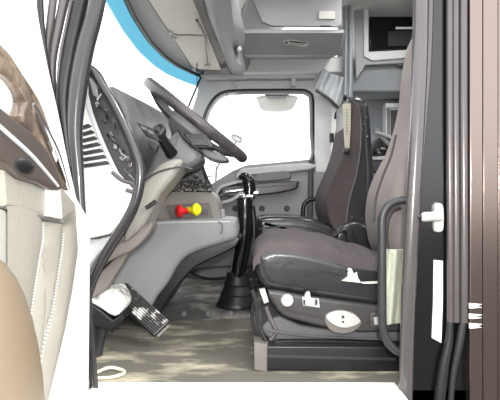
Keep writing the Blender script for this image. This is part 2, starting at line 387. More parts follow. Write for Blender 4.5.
# ------------------------------------------------ driver side: rear post and outside skin
post = struct('wall_left', MB().slab([(416, -30), (470, -30), (470, 430), (406, 430)], 1.50, .03, .008), 'paint_black')
pipe('trim_15', [(421, -12), (420, 60), (417, 130), (412, 220), (408, 300), (405, 412)], 1.485, [7.5, 7.5, 7.2, 7, 7, 7], 'seal_grey', seg=20)
pipe('trim_16', [(430, -12), (428, 60), (423, 130), (419, 190), (417, 240), (415, 300)], 1.50, [4, 4, 3.5, 2.5, 1.5, .8], 'seal_grey', seg=14)
for n, x, r in (('trim_17', 449.5, 3.2), ('trim_18', 455.5, 3.4), ('trim_19', 463.5, 4.2)):
    pipe(n, [(x, -12), (x, 100), (x+.5, 220), (x+.5, 322)], 1.485, r, 'silver', seg=14, sm=2)
pipe('trim_20', [(450, 318), (449, 340), (444, 365), (438, 410)], 1.485, [3, 4, 5, 6], 'rubber_black', seg=12)
pipe('trim_21', [(463, 322), (459, 345), (453, 375), (450, 410)], 1.485, [4, 4, 3, 3], 'plastic_dark', seg=12)
skin = struct('wall_outer', MB().slab([(470, -30), (483, -30), (483, 430), (470, 430)], 1.47, .06, .004).slab([(483.4, -30), (498, -30), (498, 430), (483.4, 430)], 1.47, .06, .002).slab([(498.4, -30), (560, -30), (560, 430), (498.4, 430)], 1.47, .06, .002), 'paint_mauve')
for k, y in enumerate((306, 316.5, 326)):
    mb = MB().slab([(469.5, y-2.6), (482, y-1.6), (475, y+.3), (482, y+1.4), (474, y+2.4), (469.5, y+2.4)], 1.466, .006, .0006); obj('louvre_mark', mb, 'white_tape', skin)

# ------------------------------------------------ the opened driver's door (hinged at the front post)
XD = -.46
def D(px, py, off=0):
    """point on the inner face of the opened door, off metres proud of it"""
    X = XD+off; Y = X*F/(px-250); return Vector((X, Y, EYE-(py-200)/F*Y))
def Dy(px, off=0): return (XD+off)*F/(px-250)
def DW(px, off=0): return [(D(x, y, off).y, D(x, y, off).z) for x, y in px]
door = struct('door_1', None, None, (XD, 1.5, 0))
belt = DW([(91, 222), (84, 210), (76, 196), (60, 168), (30, 118), (0, 84)])
ol = [(1.47, -.10)]+belt+[(.60, .82), (.45, .82), (.45, -.10)]
mb = MB().slabw(ol, XD-.05, .05, .006, axis='x'); obj('door_shell', mb, 'cream_white', door)
# window surround and pane
fr = [(1.46, .53), (1.36, 1.0), (1.18, 1.36), (.95, 1.42), (.45, 1.42)]
mb = MB().tube([D(72, 200, -.02), D(61, 160, -.02), D(50, 112, -.02), D(40, 70, -.02), D(31, 20, -.02), D(24, -30, -.02)], [.012, .016, .018, .018, .016, .016], 12, 4)
obj('window_surround', mb, 'cream_white', door)
mb = MB().tube([D(16, -20, -.02), D(24, 15, -.02), D(33, 46, -.02), D(52, 125, -.02)], [.008, .008, .006, .004], 8, 4); obj('quarter_light_bar', mb, 'cream_white', door)
mb = MB().slabw([(1.30, .60), (1.22, .75), (1.16, .90), (1.12, 1.05), (1.09, 1.25), (.45, 1.25), (.45, .80), (.62, .80), (.95, .75), (1.2, .66)], XD-.03, .004, .0005, axis='x'); obj('window_glass', mb, 'glass', door)
mb = MB().tube([D(-20, 12, .01), D(0, 40, .01), (D(18, 66, .01)), D(34, 96, .012), D(50, 132, .014), D(66, 176, .015)], [.011, .011, .010, .009, .008, .007], 10, 4); obj('sill_moulding', mb, 'cream_white', door)
mb = MB().tube([D(-20, 40, .012), D(0, 54, .012), D(16, 76, .014), D(34, 104, .016), D(48, 140, .016), D(66, 186, .018)], [.014, .013, .012, .012, .011, .008], 10, 4); obj('brown_trim', mb, 'wood', door, 'glossy brown trim')
# dark armrest with a lighter rib
arm = DW([(-20, 88), (0, 104), (22, 122), (40, 137), (54, 158), (65, 187), (55, 191), (40, 184), (23, 179), (8, 166), (-20, 150)], .05)
mb = MB().slabw(arm, XD+.0, .05, .012, 2, axis='x'); ar = obj('armrest', mb, 'armrest', door)
mb = MB().tube([D(-10, 118, .052), D(8, 134, .052), D(34, 158, .052), D(58, 186, .05)], [.0035, .004, .004, .003], 8, 4); obj('rib', mb, 'plastic_light', ar)
mb = MB().ell(D(24, 166, .048), (.008, .045, .016)); obj('pull_recess', mb, 'black', ar)
mb = MB().slabw(DW([(-12, 40), (0, 52), (12, 62), (28, 84), (38, 106), (50, 128), (60, 152), (71, 187), (65, 188), (50, 168), (40, 143), (28, 128), (22, 116), (27, 102), (20, 87), (8, 76), (-12, 64)], .03), XD, .03, .010, 2, axis='x'); sw_ = obj('switch_trim', mb, 'wood', door, 'scuffed glossy brown trim')
for k in range(4):
    mb = MB().tube([D(36+k*5, 112+k*9, .034), D(46+k*4, 136+k*9, .036), D(58+k*3, 164+k*7, .030)], [.0025, .004, .002], 6, 3); obj('scuff_ridge', mb, ['silver', 'plastic_brown', 'plastic_pale', 'wood_dark'][k], sw_)
mb = MB().tube([D(34, 104, .03), D(46, 130, .036), D(58, 155, .036), D(68, 188, .03)], [.004, .007, .006, .004], 8, 4); obj('chrome_strip', mb, 'chrome', door)
pull = DW([(2, 158), (22, 176), (42, 184), (50, 189), (63, 187), (76, 202), (76, 212), (62, 222), (48, 218), (8, 206)], .035)
mb = MB().slabw(pull, XD+.0, .035, .01, axis='x'); obj('armrest_base', mb, 'cream', door)
mb = MB().tube([D(7, 207, .03), D(28, 213, .03), D(49, 219.5, .03), D(62, 223, .03)], .003, 6, 3); obj('armrest_seam', mb, 'plastic_mid', door)
mb = MB().slabw(DW([(50, 190), (62, 189), (64, 219), (50, 216)], .045), XD+.03, .012, .004, axis='x'); obj('end_cap', mb, 'cream_white', door)
# quilted lower panel
seams = [[(36, 215), (36, 240), (32, 262), (27, 292), (22, 330), (16, 400)], [(58, 226), (56, 250), (51, 280), (46, 312), (36, 350), (28, 400)], [(36, 250), (40, 275), (40, 310), (36, 350)]]
def dseg(p, a, b):
    ax, ay = a; bx, by = b; t = max(0, min(1, ((p[0]-ax)*(bx-ax)+(p[1]-ay)*(by-ay))/((bx-ax)**2+(by-ay)**2)))
    return math.hypot(p[0]-ax-t*(bx-ax), p[1]-ay-t*(by-ay))
def xr(py):
    K = [(200, 70), (215, 72), (250, 74), (290, 68), (330, 60), (360, 52), (400, 42), (440, 30)]
    for (a, b), (c, d) in zip(K, K[1:]):
        if py <= c: return b+(d-b)*(py-a)/(c-a)
    return K[-1][1]
def quilt(u, v):
    py = 206+v*214; x0 = -12; px = x0+(xr(py)-x0)*u
    d = min(dseg((px, py), s[i], s[i+1]) for s in seams for i in range(len(s)-1))
    edge = min(1, (1-u)*7)
    off = .004+.030*(1-math.exp(-d/5.0))*math.sqrt(edge)
    X = XD+off; Y = Dy(px); return Vector((X, Y, EYE-(py-200)/F*Y))
mb = MB().grid(quilt, 70, 60); obj('quilted_panel', mb, 'cream', door, 'cream quilted leather')
mb = MB()
for s in seams[:2]:
    q = smooth(s, 10, False)
    for i in range(4, len(q)-1, 1):
        a = D(q[i][0], q[i][1], .012); b = D(q[i][0]*.45+q[i+1][0]*.55, q[i][1]*.45+q[i+1][1]*.55, .012)
        n_ = Vector((.014, 0, 0)); mb.tube([a+n_, b+n_], .0022, 5, 1)
obj('stitching', mb, 'steel_white', door, 'white stitching')
mb = MB().grid(lambda u, v: Vector((XD+.005+.085*math.sin(math.pi*min(1, v*.5+.5))**.6*math.sin(math.pi*u)**.5, .62+.33*u, -.02+.47*v*(1-.12*abs(u-.4)))), 20, 20, (-.01, 0, 0))
mb2 = MB().ell((XD+.015, .86, .10), (.085, .165, .36), None, 32); mb.b.free(); obj('lower_pocket', mb2, 'tan', door, 'tan vinyl pocket')

# ================================================================== DASHBOARD
dash = thing('dashboard', 'grey dashboard with an open fuse bay below the windscreen', 'dashboard', (-.5, 1.9, 0))
def dsec(y, up=0):
    t = (y-1.62)/1.85; rise = .085*t+.015*math.sin(math.pi*t)
    X0 = -.435+.05*t; k = -.05+.05*max(0, min(1, (y-2.2)/.3))
    return [(-.78, .74+rise), (-.62, .86+rise), (X0-.02, .905+rise), (X0+.02, .888+rise), (X0+.06, .80+rise*.7), (X0+.07+k, .70+rise*.5), (X0+.06+2*k, .60), (X0+.03+2*k, .50), (-.60, .45), (-.78, .45)]
mb = MB().loft([[(x, y, z) for x, z in smooth(dsec(y), 2)] for y in (1.62, 1.64, 1.8, 2.0, 2.2, 2.5, 2.8, 3.1, 3.3, 3.4)])
obj('dash_body', mb, 'plastic_mid', dash, ang=60)
mb = MB().slab([(60, 70), (88, 76), (93, 88), (99, 112), (112, 140), (126, 172), (136, 196), (127, 214), (110, 234), (80, 241), (60, 244)], 1.575, .05, .008)
cap = obj('side_cap', mb, 'plastic_pale', dash, 'pale end panel')
for k in range(7):
    y = 125+k*6.2; x1 = 88+k*3.0
    mb = MB().slab([(76, y+3), (x1, y-1.5), (x1+3.5, y+1), (x1+2, y+2.2), (76, y+6.8)], 1.568, .012, .001); obj('vent_slot', mb, 'plastic_dark', cap)
mb = MB().tubepx([(84, 78), (86, 98), (94, 122), (105, 149), (119, 178)], 1.565, .007, flat=.6); obj('cap_rim', mb, 'plastic_light', cap)
mb = MB().slab([(88, 72), (104, 84), (118, 104), (132, 135), (139, 165), (134, 190), (119, 173), (104, 144), (94, 118), (88, 94)], 1.572, .045, .004); bay = obj('fuse_bay', mb, 'plastic_dark', dash, 'dark open bay')
mb = MB().slab([(88, 76), (96, 82), (98, 98), (93, 95)], 1.566, .01, .002); obj('bay_corner', mb, 'plastic', bay)
rb = random.Random(3)
for k in range(18):
    t = k/17; bx = 100+t*32+rb.uniform(-4, 3); by = 104+t*74+rb.uniform(-5, 5)
    if k % 3 == 0: mb = MB().box(P(bx, by, 1.565), (.016, .012, .011), Matrix.Rotation(rb.uniform(0, 3), 4, 'Y'), .002)
    else: mb = MB().tubepx([(bx-4, by-5), (bx+rb.uniform(-3, 3), by), (bx+5, by+rb.uniform(-4, 6)), (bx+6, by+8)], [1.56, 1.548, 1.552, 1.565], rb.choice([.0016, .002, .003]), seg=6)
    obj('connector' if k % 3 == 0 else 'wire', mb, rb.choice(['silver', 'black', 'black', 'silver', 'plastic', 'plastic_dark']), bay)
mb = MB().tubepx([(97, 100), (104, 92), (112, 100), (112, 110)], 1.56, .0025, seg=6); obj('wire', mb, 'plastic_light', bay)
mb = MB().tubepx([(112, 172), (122, 180), (134, 184), (136, 192), (126, 190)], 1.56, .006, seg=8); obj('wire', mb, 'silver', bay)
# switch insets on the driver facing dash
mb = MB().slab([(136, 122), (152, 128), (160, 141), (146, 136)], 1.66, .03, .003); sw = obj('switch_bank', mb, 'black', dash, 'black switch bank')
for i, (x, y) in enumerate(((142, 128), (149, 132))):
    mb = MB().slab([(x-2, y-2.5), (x+3.5, y-.5), (x+5, y+3), (x, y+1)], 1.655, .01, .001); obj('switch', mb, 'plastic_mid', sw)
mb = MB().slab([(147, 140), (158, 145), (156, 151), (150, 148)], 1.66, .03, .003); obj('switch_bank', mb, 'black', dash)
# lower apron: flares round under the column
mb = MB().slab([(150, 222), (152, 228), (144, 240), (130, 252), (106, 263), (90, 280), (84, 276), (84, 264), (100, 250), (118, 244), (130, 238), (140, 228)], 1.66, .10, .010, 2)
obj('apron_edge', mb, 'plastic_brown', dash)
mb = MB().slab([(80, 240), (98, 239), (110, 236), (116, 240), (100, 252), (88, 268), (80, 275)], 1.60, .08, .006); obj('apron_corner', mb, 'plastic_light', dash)
mb = MB().tubepx([(146, 208), (152, 204), (156, 201)], 1.73, .007); obj('release_lever', mb, 'plastic_dark', dash)
mb = MB().slab([(126, 248), (134, 244), (120, 268), (104, 292), (90, 300), (86, 290), (100, 272)], 1.70, .06, .006); obj('brace', mb, 'plastic_brown', dash)
# knee panel below the centre of the dash
kp = [(120, 250), (138, 232), (150, 221), (190, 219.5), (231, 219.5), (237, 225), (237, 238), (225, 243), (205, 249), (188, 256), (177, 267), (168, 283), (156, 298), (146, 312), (112, 316), (100, 300), (104, 276)]
mb = MB().slab(kp, 2.12, .42, .022, 3); obj('knee_panel', mb, 'plastic', dash, 'smooth grey lower panel')
mb = MB().slab([(238, 236), (236, 247), (214, 258), (196, 267), (182, 281), (166, 302), (158, 316), (146, 316), (150, 304), (166, 284), (178, 262), (205, 245)], 2.16, .50, .008, 2); obj('under_shade', mb, 'black', dash)  # black slab stands in for the shade under the knee panel
mb = MB().tubepx([(218, 222), (222, 224), (222, 232), (220, 233)], 2.11, .003, seg=6); obj('panel_clip', mb, 'plastic_mid', dash)
mb = MB().tubepx([(150, 223.5), (190, 222), (230, 222)], 2.125, .004, seg=8); obj('panel_lip', mb, 'plastic_light', dash)
# centre stack with the brake valve panel
mb = MB().slab([(140, 190), (206, 190), (214, 194), (219, 205), (222, 221), (140, 224)], 2.24, .30, .008); obj('centre_stack', mb, 'plastic_brown', dash)
mb = MB().slab([(166, 205), (209, 203), (213, 219), (172, 221)], 2.228, .02, .003); pn = obj('valve_panel', mb, 'valve', dash, 'brown grey valve panel')
def knob(px, py, m, lab):
    sd_ = -1 if m == 'red' else 1
    mb = MB().lathe(P(px, py, 2.20), (sd_*.85, -.5, .05*sd_), [(-.035, .012), (-.012, .013), (.0, .013), (.006, .026), (.016, .028), (.024, .020), (.026, .004)], 10); obj('brake_knob', mb, m, pn, lab, ang=25)
knob(182, 211, 'red', 'red push knob'); knob(194, 209.5, 'yellow', 'yellow push knob')
mb = MB().slab([(178, 209.5), (184, 209), (184, 214), (178, 214)], 2.20, .02, .002); obj('knob_stem', mb, 'black', pn)
mb = MB().slab([(201, 209), (207, 208), (208, 215), (202, 215)], 2.222, .01, .001); obj('rocker', mb, 'black', pn)
mb = MB().slab([(216, 210), (224, 209), (226, 222), (217, 223)], 2.30, .05, .006); obj('stack_side', mb, 'plastic', dash)
# gauge pod frame seen end on
mb = MB().tubepx([(196, 150), (203, 168), (211, 190)], 2.26, .007, seg=8); obj('pod_frame', mb, 'black', dash)
mb = MB().tubepx([(193, 152), (184, 172), (170, 190)], 2.26, .006, seg=8); obj('pod_frame', mb, 'black', dash)
mb = MB().slab([(190, 156), (196, 154), (209, 189), (166, 189), (176, 176)], 2.30, .16, .006); obj('gauge_pod', mb, 'plastic_dark', dash)
for x, y in ((184, 176), (191, 171), (196, 177), (190, 181), (202, 181)):
    mb = MB().lathe(P(x, y, 2.29), (-.2, -1, .3), [(0, .010), (.022, .010), (.024, .007), (.032, .006)], 12); obj('dial_knob', mb, 'silver', dash)

mb = MB()
for k in range(1200):
    x = random.uniform(164, 211); y = 190-random.uniform(0, 7); Y = random.uniform(2.20, 2.30)
    p = P(x, y, Y); q = p+Vector((random.uniform(-.012, .012), random.uniform(-.012, .0), random.uniform(.0, .016)))
    mb.tube([p, q], .0012, 3, 1)
mb.slab([(163, 184), (209, 184), (212, 192), (165, 192)], 2.225, .07, .006)
tag(obj('shag_mat', mb, 'fuzz'), 'black shaggy dash mat above the red and yellow knobs', 'mat')

# ------------------------------------------------ steering column and wheel
col = thing('steering_column', 'grey steering column shroud with a black stalk', 'steering column', P(170, 190, 1.9))
mb = MB().slabw(Wm([(148, 168, 1.85), (156, 148, 1.85), (170, 138, 1.87), (182, 131, 1.9), (190, 142, 1.95), (203, 153, 2.0), (205, 162, 2.0), (199, 168, 2.0), (182, 172, 1.9), (160, 178, 1.85), (146, 188, 1.85), (140, 184, 1.85)]), 1.85, .20, .022, 2); obj('upper_shroud', mb, 'plastic_mid', col, ang=60)
mb = MB().slabw(Wm([(134, 196, 1.72), (144, 178, 1.72), (158, 165, 1.74), (176, 160, 1.8), (188, 165, 1.9), (180, 180, 1.9), (168, 194, 1.9), (160, 210, 1.9), (152, 226, 1.9), (142, 240, 1.85), (124, 248, 1.74), (122, 226, 1.72)]), 1.74, .20, .020, 2); obj('lower_shroud', mb, 'shroud', col, 'paler lower shroud', ang=60)
mb = MB().tubepx([(142, 182), (158, 172), (180, 167), (192, 169)], 1.735, .003, seg=6); obj('shroud_seam', mb, 'plastic_dark', col)
mb = MB().tubepx([(172, 154), (166, 145), (160, 135)], [1.83, 1.80, 1.775], [.022, .018, .017], seg=16); st = obj('stalk', mb, 'black', col)
mb = MB().lathe(P(158.5, 131, 1.765), (-.35, -.9, .5), [(-.02, .018), (-.01, .025), (.006, .026), (.010, .022), (.012, .017), (.009, .013), (.016, .008), (.016, .001)], 24); obj('stalk_cap', mb, 'plastic_dark', st)
mb = MB().tubepx([(179, 130), (186, 140), (202, 153)], 1.845, .005, seg=8); obj('shroud_gap', mb, 'black', col)
a = P(150, 84, 1.95); b = P(243, 158, 1.95); ctr = (a+b)/2; rad = (b-a).length/2-.004
dx = (b-a).normalized(); dy = Vector((0, 1, 0)); nrm = dx.cross(dy).normalized()
tilt = Matrix.Rotation(math.radians(2.7), 3, dx); dy = tilt @ dy; nrm = dx.cross(dy).normalized()
if nrm.z < 0: nrm = -nrm
wh = thing('steering_wheel', 'large dark grey steering wheel tilted over the column', 'steering wheel', ctr)
mb = MB(); N = 64; sg = 14; rings = []
for i in range(N):
    t = 2*math.pi*i/N; rd = dx*math.cos(t)+dy*math.sin(t); c = ctr+rd*rad; r = .0205
    rings.append([c+(rd*math.cos(2*math.pi*k/sg)+nrm*math.sin(2*math.pi*k/sg))*r for k in range(sg)])
R = [mb.ring(r) for r in rings]
for i in range(N): mb.bridge(R[i], R[(i+1) % N])
obj('rim', mb, mat('worn_wheel_leather', (44, 42, 43), .36, col2=(80, 75, 75), vscale=14, bump=.1), wh)
hc = ctr-nrm*.045
for i in range(4):
    t = math.radians((20, 160, 200, 340)[i]); rd = dx*math.cos(t)+dy*math.sin(t)
    mb = MB().tube([hc+rd*.06, hc+rd*.14+nrm*.01, ctr+rd*(rad-.005)], [.018, .014, .012], 10, 4, flat=.5); obj('spoke', mb, 'plastic_dark', wh)
mb = MB().lathe(hc-nrm*.03, nrm, [(-.04, .03), (-.02, .045), (0, .075), (.03, .095), (.055, .09), (.065, .06), (.068, .001)], 28); obj('hub', mb, 'plastic_mid', wh)
mb = MB().slab([(188, 136), (203, 137), (209, 146), (192, 146)], 1.84, .03, .005); obj('switch_pod', mb, 'plastic_dark', wh)
mb = MB().slab([(184, 133), (205, 134), (214, 148), (190, 149)], 1.85, .05, .008); obj('pod_surround', mb, 'plastic_dark', wh)
mb = MB().slab([(200, 148), (214, 150), (228, 158), (226, 162), (214, 161), (204, 156)], 1.88, .10, .012, 2); obj('horn_pad', mb, 'plastic_mid', wh)

# grab rail by the front post
gr = obj('grab_bar', MB().tubepx([(84, 66), (95, 74), (104, 88), (118, 112), (133, 146), (140, 172), (136, 200), (124, 225), (108, 250), (94, 276), (86, 300)], 1.53, .0155, seg=16), 'rubber')
tag(gr, 'curved grey grab rail sweeping down past the dash end, left of the steering column', 'grab bar')
# ------------------------------------------------ pedals
pd = thing('foot_pedal', 'ribbed black pedal worn white, standing right of the wide white pad', 'pedal', P(140, 310, 1.95))
ax = (P(163, 330, 1.92)-P(118, 289, 1.98)); L = ax.length; ux = ax.normalized(); c0 = (P(163, 330, 1.92)+P(118, 289, 1.98))/2
uy = Vector((.55, .62, .60)); uy = (uy-ux*uy.dot(ux)).normalized(); uz = ux.cross(uy); uz = uz if uz.z > 0 else -uz
RM = Matrix((ux, uy, uz)).transposed().to_4x4()
RV = Matrix((ux, -uz.cross(ux), uz)).transposed().to_4x4() if False else RM
mb = MB().box(c0, (L*.98, .085, .024), RM, .010); obj('pad', mb, 'rubber_black', pd)
for k in range(8):
    mb = MB().box(c0+uz*.014+uy*(-.032+k*.0091), (L*.90, .0055, .007), RM, .001); obj('rib', mb, 'worn', pd)
mb = MB().tube([c0-uz*.01, c0-uz*.05+Vector((-.06, .02, .05)), c0+Vector((-.22, .05, .22))], .010, 10, 4); obj('pedal_arm', mb, 'plastic_dark', pd)
mb = MB().box(c0+ux*L*.49-uz*.006, (.018, .06, .006), RM, .002); obj('toe_plate', mb, 'plastic_brown', pd)
pb = thing('foot_pedal', 'wide pad with white glare painted on and a black underside beside the door post', 'pedal', P(106, 310, 1.8))
mb = MB().slab([(86, 294), (94, 291), (108, 289), (117, 290), (124, 302), (122, 311), (114, 317), (102, 310), (86, 300)], 1.74, .12, .012, 2); obj('pad', mb, 'glare_white', pb, 'tread with painted white glare')
mb = MB().slab([(84, 299), (100, 309), (113, 320), (123, 313), (125, 318), (116, 327), (112, 333), (98, 328), (84, 326)], 1.745, .12, .008); obj('pad_base', mb, 'black', pb)
mb = MB().tube([P(104, 322, 1.82), P(98, 350, 1.82), Vector((P(98, 350, 1.82).x, 1.82, .0))], .018, 8, 2); obj('pedal_arm', mb, 'plastic_dark', pb)

# ------------------------------------------------ gear lever
gl = thing('gear_lever', 'tall black gear lever standing in a rubber boot on the floor', 'gear lever', (P(237, 310, 2.55).x, 2.55, .036))
Yg = 2.50
mb = MB().tubepx([(245, 198), (245, 215), (244, 240), (240, 262), (236, 284)], Yg, [.036, .037, .038, .038, .034], seg=20); obj('shaft', mb, mat('glossy_black_sleeve', (18, 18, 20), .16, bump=.25, bscale=10), gl)
mb = MB().tubepx([(252, 206), (254, 222), (254, 238)], Yg+.02, .014, seg=10); obj('cable_sleeve', mb, 'black', gl)
mb = MB().tubepx([(239, 178), (244, 176.5), (248, 181), (249.5, 189), (249, 196)], Yg, [.012, .022, .030, .030, .030], seg=20); obj('knob', mb, mat('chrome_black_knob', (40, 40, 43), .1, metal=.6), gl, 'chrome and black knob')
mb = MB().tubepx([(239, 195), (249, 194), (258, 193.5)], Yg-.01, [.010, .012, .010], seg=10).lathe(P(247, 197, Yg), (0, 0, 1), [(-.01, .038), (.0, .042), (.01, .038)], 20); obj('collar', mb, 'chrome', gl)
base = Vector((P(237, 310, 2.5).x, 2.52, .036))
mb = MB().lathe(base, (0, 0, 1), [(0, .105), (.012, .106), (.022, .100), (.055, .084), (.062, .087), (.10, .066), (.108, .069), (.145, .055), (.165, .052)], 28); obj('boot', mb, 'rubber_black', gl)
# cable on the passenger floor
tag(obj('floor_cable', MB().tubepx([(178, 262), (188, 270), (200, 277), (215, 279), (235, 276)], [3.0, 3.0, 3.1, 3.2, 3.3], .010, seg=8), 'rubber'), 'grey cable lying on the passenger footwell floor behind the gear boot', 'cable')

# ================================================================== SEATS
def interp(K, x):
    for (a, b), (c, d) in zip(K, K[1:]):
        if x <= c: return b+(d-b)*(max(x, a)-a)/(c-a)
    return K[-1][1]
Yd = 1.70
ds = thing('truck_seat', 'nearest seat, brown cloth cushion over torn black leather', 'seat', (.2, 1.95, 0))
bo = [(264, 249), (255, 254), (256, 272), (266, 289), (286, 294), (330, 301), (375, 307), (412, 310), (432, 300), (434, 275), (400, 269), (360, 263), (330, 255), (300, 248), (275, 246), (268, 247)]
mb = MB().slab(bo, Yd, .52, .035, 3, 5); cu = obj('cushion', mb, 'leather', ds, 'black leather bolster', ang=70)
near = [(252, 252), (256, 249), (275, 249), (300, 252), (330, 260), (360, 267), (400, 272), (440, 275)]
crown = [(250, .03), (262, .036), (290, .058), (330, .072), (370, .058), (400, .036), (440, .03)]
def top(u, v):
    px = 253+187*u; py = interp(near, px); p = P(px, py, Yd+.012)
    c = interp(crown, px)
    y = Yd+.004+.51*v
    rise = c*(math.sin(math.pi*v)**.38 if 0 < v < 1 else 0)
    front = min(1, (u*11))**.5
    z = p.z-.006+rise*(.35+.65*front)-(1-front)*.03
    z += .004*math.sin(px*.22+v*7)*math.sin(v*9+px*.05)*(1 if 0 < v < 1 else 0)
    return Vector((p.x, y, z+.006))
mb = MB().grid(top, 60, 30, (0, 0, -.035)); obj('seat_cloth', mb, 'fabric', ds, 'brown cloth top', ang=60)
mb = MB().tubepx([(x, interp(near, x)+5) for x in (262, 275, 300, 330, 360, 400, 430)], Yd+.012, .003, seg=6); obj('piping', mb, 'leather', cu)
mb = MB().slab([(345, 271), (358, 270), (372, 271), (392, 274), (394, 281), (372, 282), (361, 283), (358, 277)], Yd-.006, .02, .002, 2); tr = obj('tear', mb, 'black', cu, 'dark open tear')
for ol in ([(348, 269), (352, 269), (354, 274), (357, 272), (358, 277), (361, 283), (352, 282), (342, 281), (348, 277)], [(361, 282), (378, 281.5), (391, 280), (392, 282), (380, 283.5), (364, 284)], [(388, 270), (398, 269), (398, 276), (392, 276)]):
    mb = MB().slab(ol, Yd-.012, .018, .003, 2); obj('foam', mb, 'foam', tr, 'white foam')
mb = MB().tubepx([(305, 276), (325, 272), (342, 276)], Yd-.001, .002, seg=6); obj('crease', mb, 'leather', cu)
# backrest
mb = MB().slabw(W([(420, 28), (409, 45), (403, 75), (400, 105), (394, 132), (387, 153), (377, 172), (369, 192), (366, 215), (369, 240), (378, 256), (396, 262), (440, 262), (460, 250), (470, 180), (464, 90), (450, 30), (436, 22)], 2.14), 1.76, .46, .07, 2, 5)
bk = obj('backrest', mb, 'fabric_tan', ds, 'tan grey cloth backrest', ang=70)
mb = MB().tubepx([(400, 207), (391, 212), (386, 226), (387, 250), (396, 262)], 1.755, .010, seg=8); obj('bolster_seam', mb, 'fabric', bk)
mb = MB().tubepx([(396, 135), (391, 156), (383, 176), (376, 198), (374, 222)], 1.775, .004, seg=6); obj('bolster_seam', mb, 'fabric', bk)
# plastic valance with its controls
vo = [(268, 290), (300, 295), (345, 301), (400, 308), (425, 309), (425, 334), (400, 332), (362, 333), (330, 329), (300, 322), (283, 316), (274, 305)]
mb = MB().slab(vo, Yd-.01, .50, .012, 2); va = obj('valance', mb, 'valance', ds)
mb = MB().tubepx([(284, 309), (300, 313), (325, 318), (350, 322), (392, 325)], Yd-.010, .003, seg=6); obj('valance_ridge', mb, 'valance', va)
mb = MB().lathe(P(287, 300, Yd-.012), (0, -1, 0), [(0, .021), (.010, .021), (.016, .017), (.018, .006), (.016, .001)], 24); obj('dial', mb, 'steel_white', va, 'white round dial')
mb = MB().slab([(302, 297), (319, 299), (320, 308), (303, 306)], Yd-.020, .02, .003); lp = obj('switch_plate', mb, 'plastic_light', va, 'pale switch plate')
mb = MB().slab([(306, 293), (310, 292), (311, 298), (315, 300), (313, 306), (305, 305), (304, 300)], Yd-.030, .02, .003, 2); obj('switch', mb, 'steel_white', lp)
for x in (304.5, 316.5):
    mb = MB().slab([(x-.8, 300), (x+.8, 300), (x+.8, 305), (x-.8, 305)], Yd-.032, .014, .0005); obj('switch_mark', mb, 'plastic_dark', lp)
ovc = [(325, 318), (331, 312), (342, 310), (354, 313), (362, 322), (358, 329), (346, 334), (333, 332), (327, 326)]
mb = MB().slab(ovc, Yd-.018, .02, .004, 3); ov = obj('oval_bezel', mb, 'plastic_brown', va)
mb = MB().slab([(326, 317), (333, 312), (344, 311), (355, 315), (361, 322), (353, 327), (342, 328), (332, 324)], Yd-.026, .02, .004, 3); obj('oval_knob', mb, 'steel_white', ov, 'white oval knob')
for x, y, s in ((343, 317, 1.3), (343, 322, .9)):
    mb = MB().slab([(x-s, y-s), (x+s, y-s), (x+s, y+s), (x-s, y+s)], Yd-.0275, .004, .0005); obj('knob_mark', mb, 'plastic_dark', ov)
mb = MB().slab([(371, 313), (381, 313), (382, 328), (371, 327)], Yd-.018, .02, .003); lv = obj('lever_plate', mb, 'silver', va)
mb = MB().slab([(374, 318), (380, 317), (380, 325), (375, 325)], Yd-.026, .02, .002); obj('lever', mb, 'steel_white', lv)
# scissor suspension, bellows and base box
mb = MB()
bel = [(266, 322), (262, 330), (268, 338), (275, 344), (300, 346), (400, 348), (420, 345), (422, 334), (400, 331), (340, 330), (300, 325), (280, 316)]
mb.slab(bel, 1.72, .42, .01, 2); be = obj('bellows', mb, 'bellows', ds)
mb = MB().tubepx([(268, 330), (300, 335), (350, 338), (400, 340)], 1.715, .004, seg=6); obj('bellows_fold', mb, 'bellows', be)
mb = MB().tubepx([(275, 341), (330, 341), (400, 343)], 1.70, .007, seg=6); obj('slide_rail', mb, 'black', ds)
mb = MB().slab([(267, 346), (400, 347), (420, 347), (420, 372), (270, 371), (267, 371)], 1.655, .48, .006); obj('base_box', mb, 'black', ds, 'black steel base')
mb = MB().slab([(268, 355), (396, 358), (396, 361), (268, 358)], 1.65, .006, .001); obj('base_rib', mb, 'plastic_dark', ds)
mb = MB().slab([(254, 342), (268, 345), (269, 372), (254, 370)], 1.66, .10, .004); obj('base_foot', mb, 'plastic_brown', ds)
mb = MB().tubepx([(252, 290), (256, 303), (258, 322), (263, 336), (268, 344)], 1.70, .007, seg=8).tubepx([(254, 302), (252, 318), (256, 334), (262, 344)], 1.74, .006, seg=8); obj('front_link', mb, 'rubber_black', ds)
mb = MB().slab([(259, 290), (265, 289), (269, 302), (264, 304)], 1.69, .03, .005); obj('height_lever', mb, 'steel_white', ds, 'white lever')
mb = MB().tubepx([(266, 306), (270, 318), (276, 332), (270, 340)], 1.72, .008, seg=8); obj('link_cover', mb, 'silver', ds)
mb = MB().grid(lambda u, v: P(387+18*u, 250+75*v, 1.655+.012*math.sin(u*9+v*3))+Vector((0, 0, .01*math.sin(v*8)*u)), 16, 20, (0, .03, 0))
tag(obj('cloth', mb, 'towel', ang=70), 'pale green cloth hanging beside the nearest seat behind the grab bar', 'cloth')

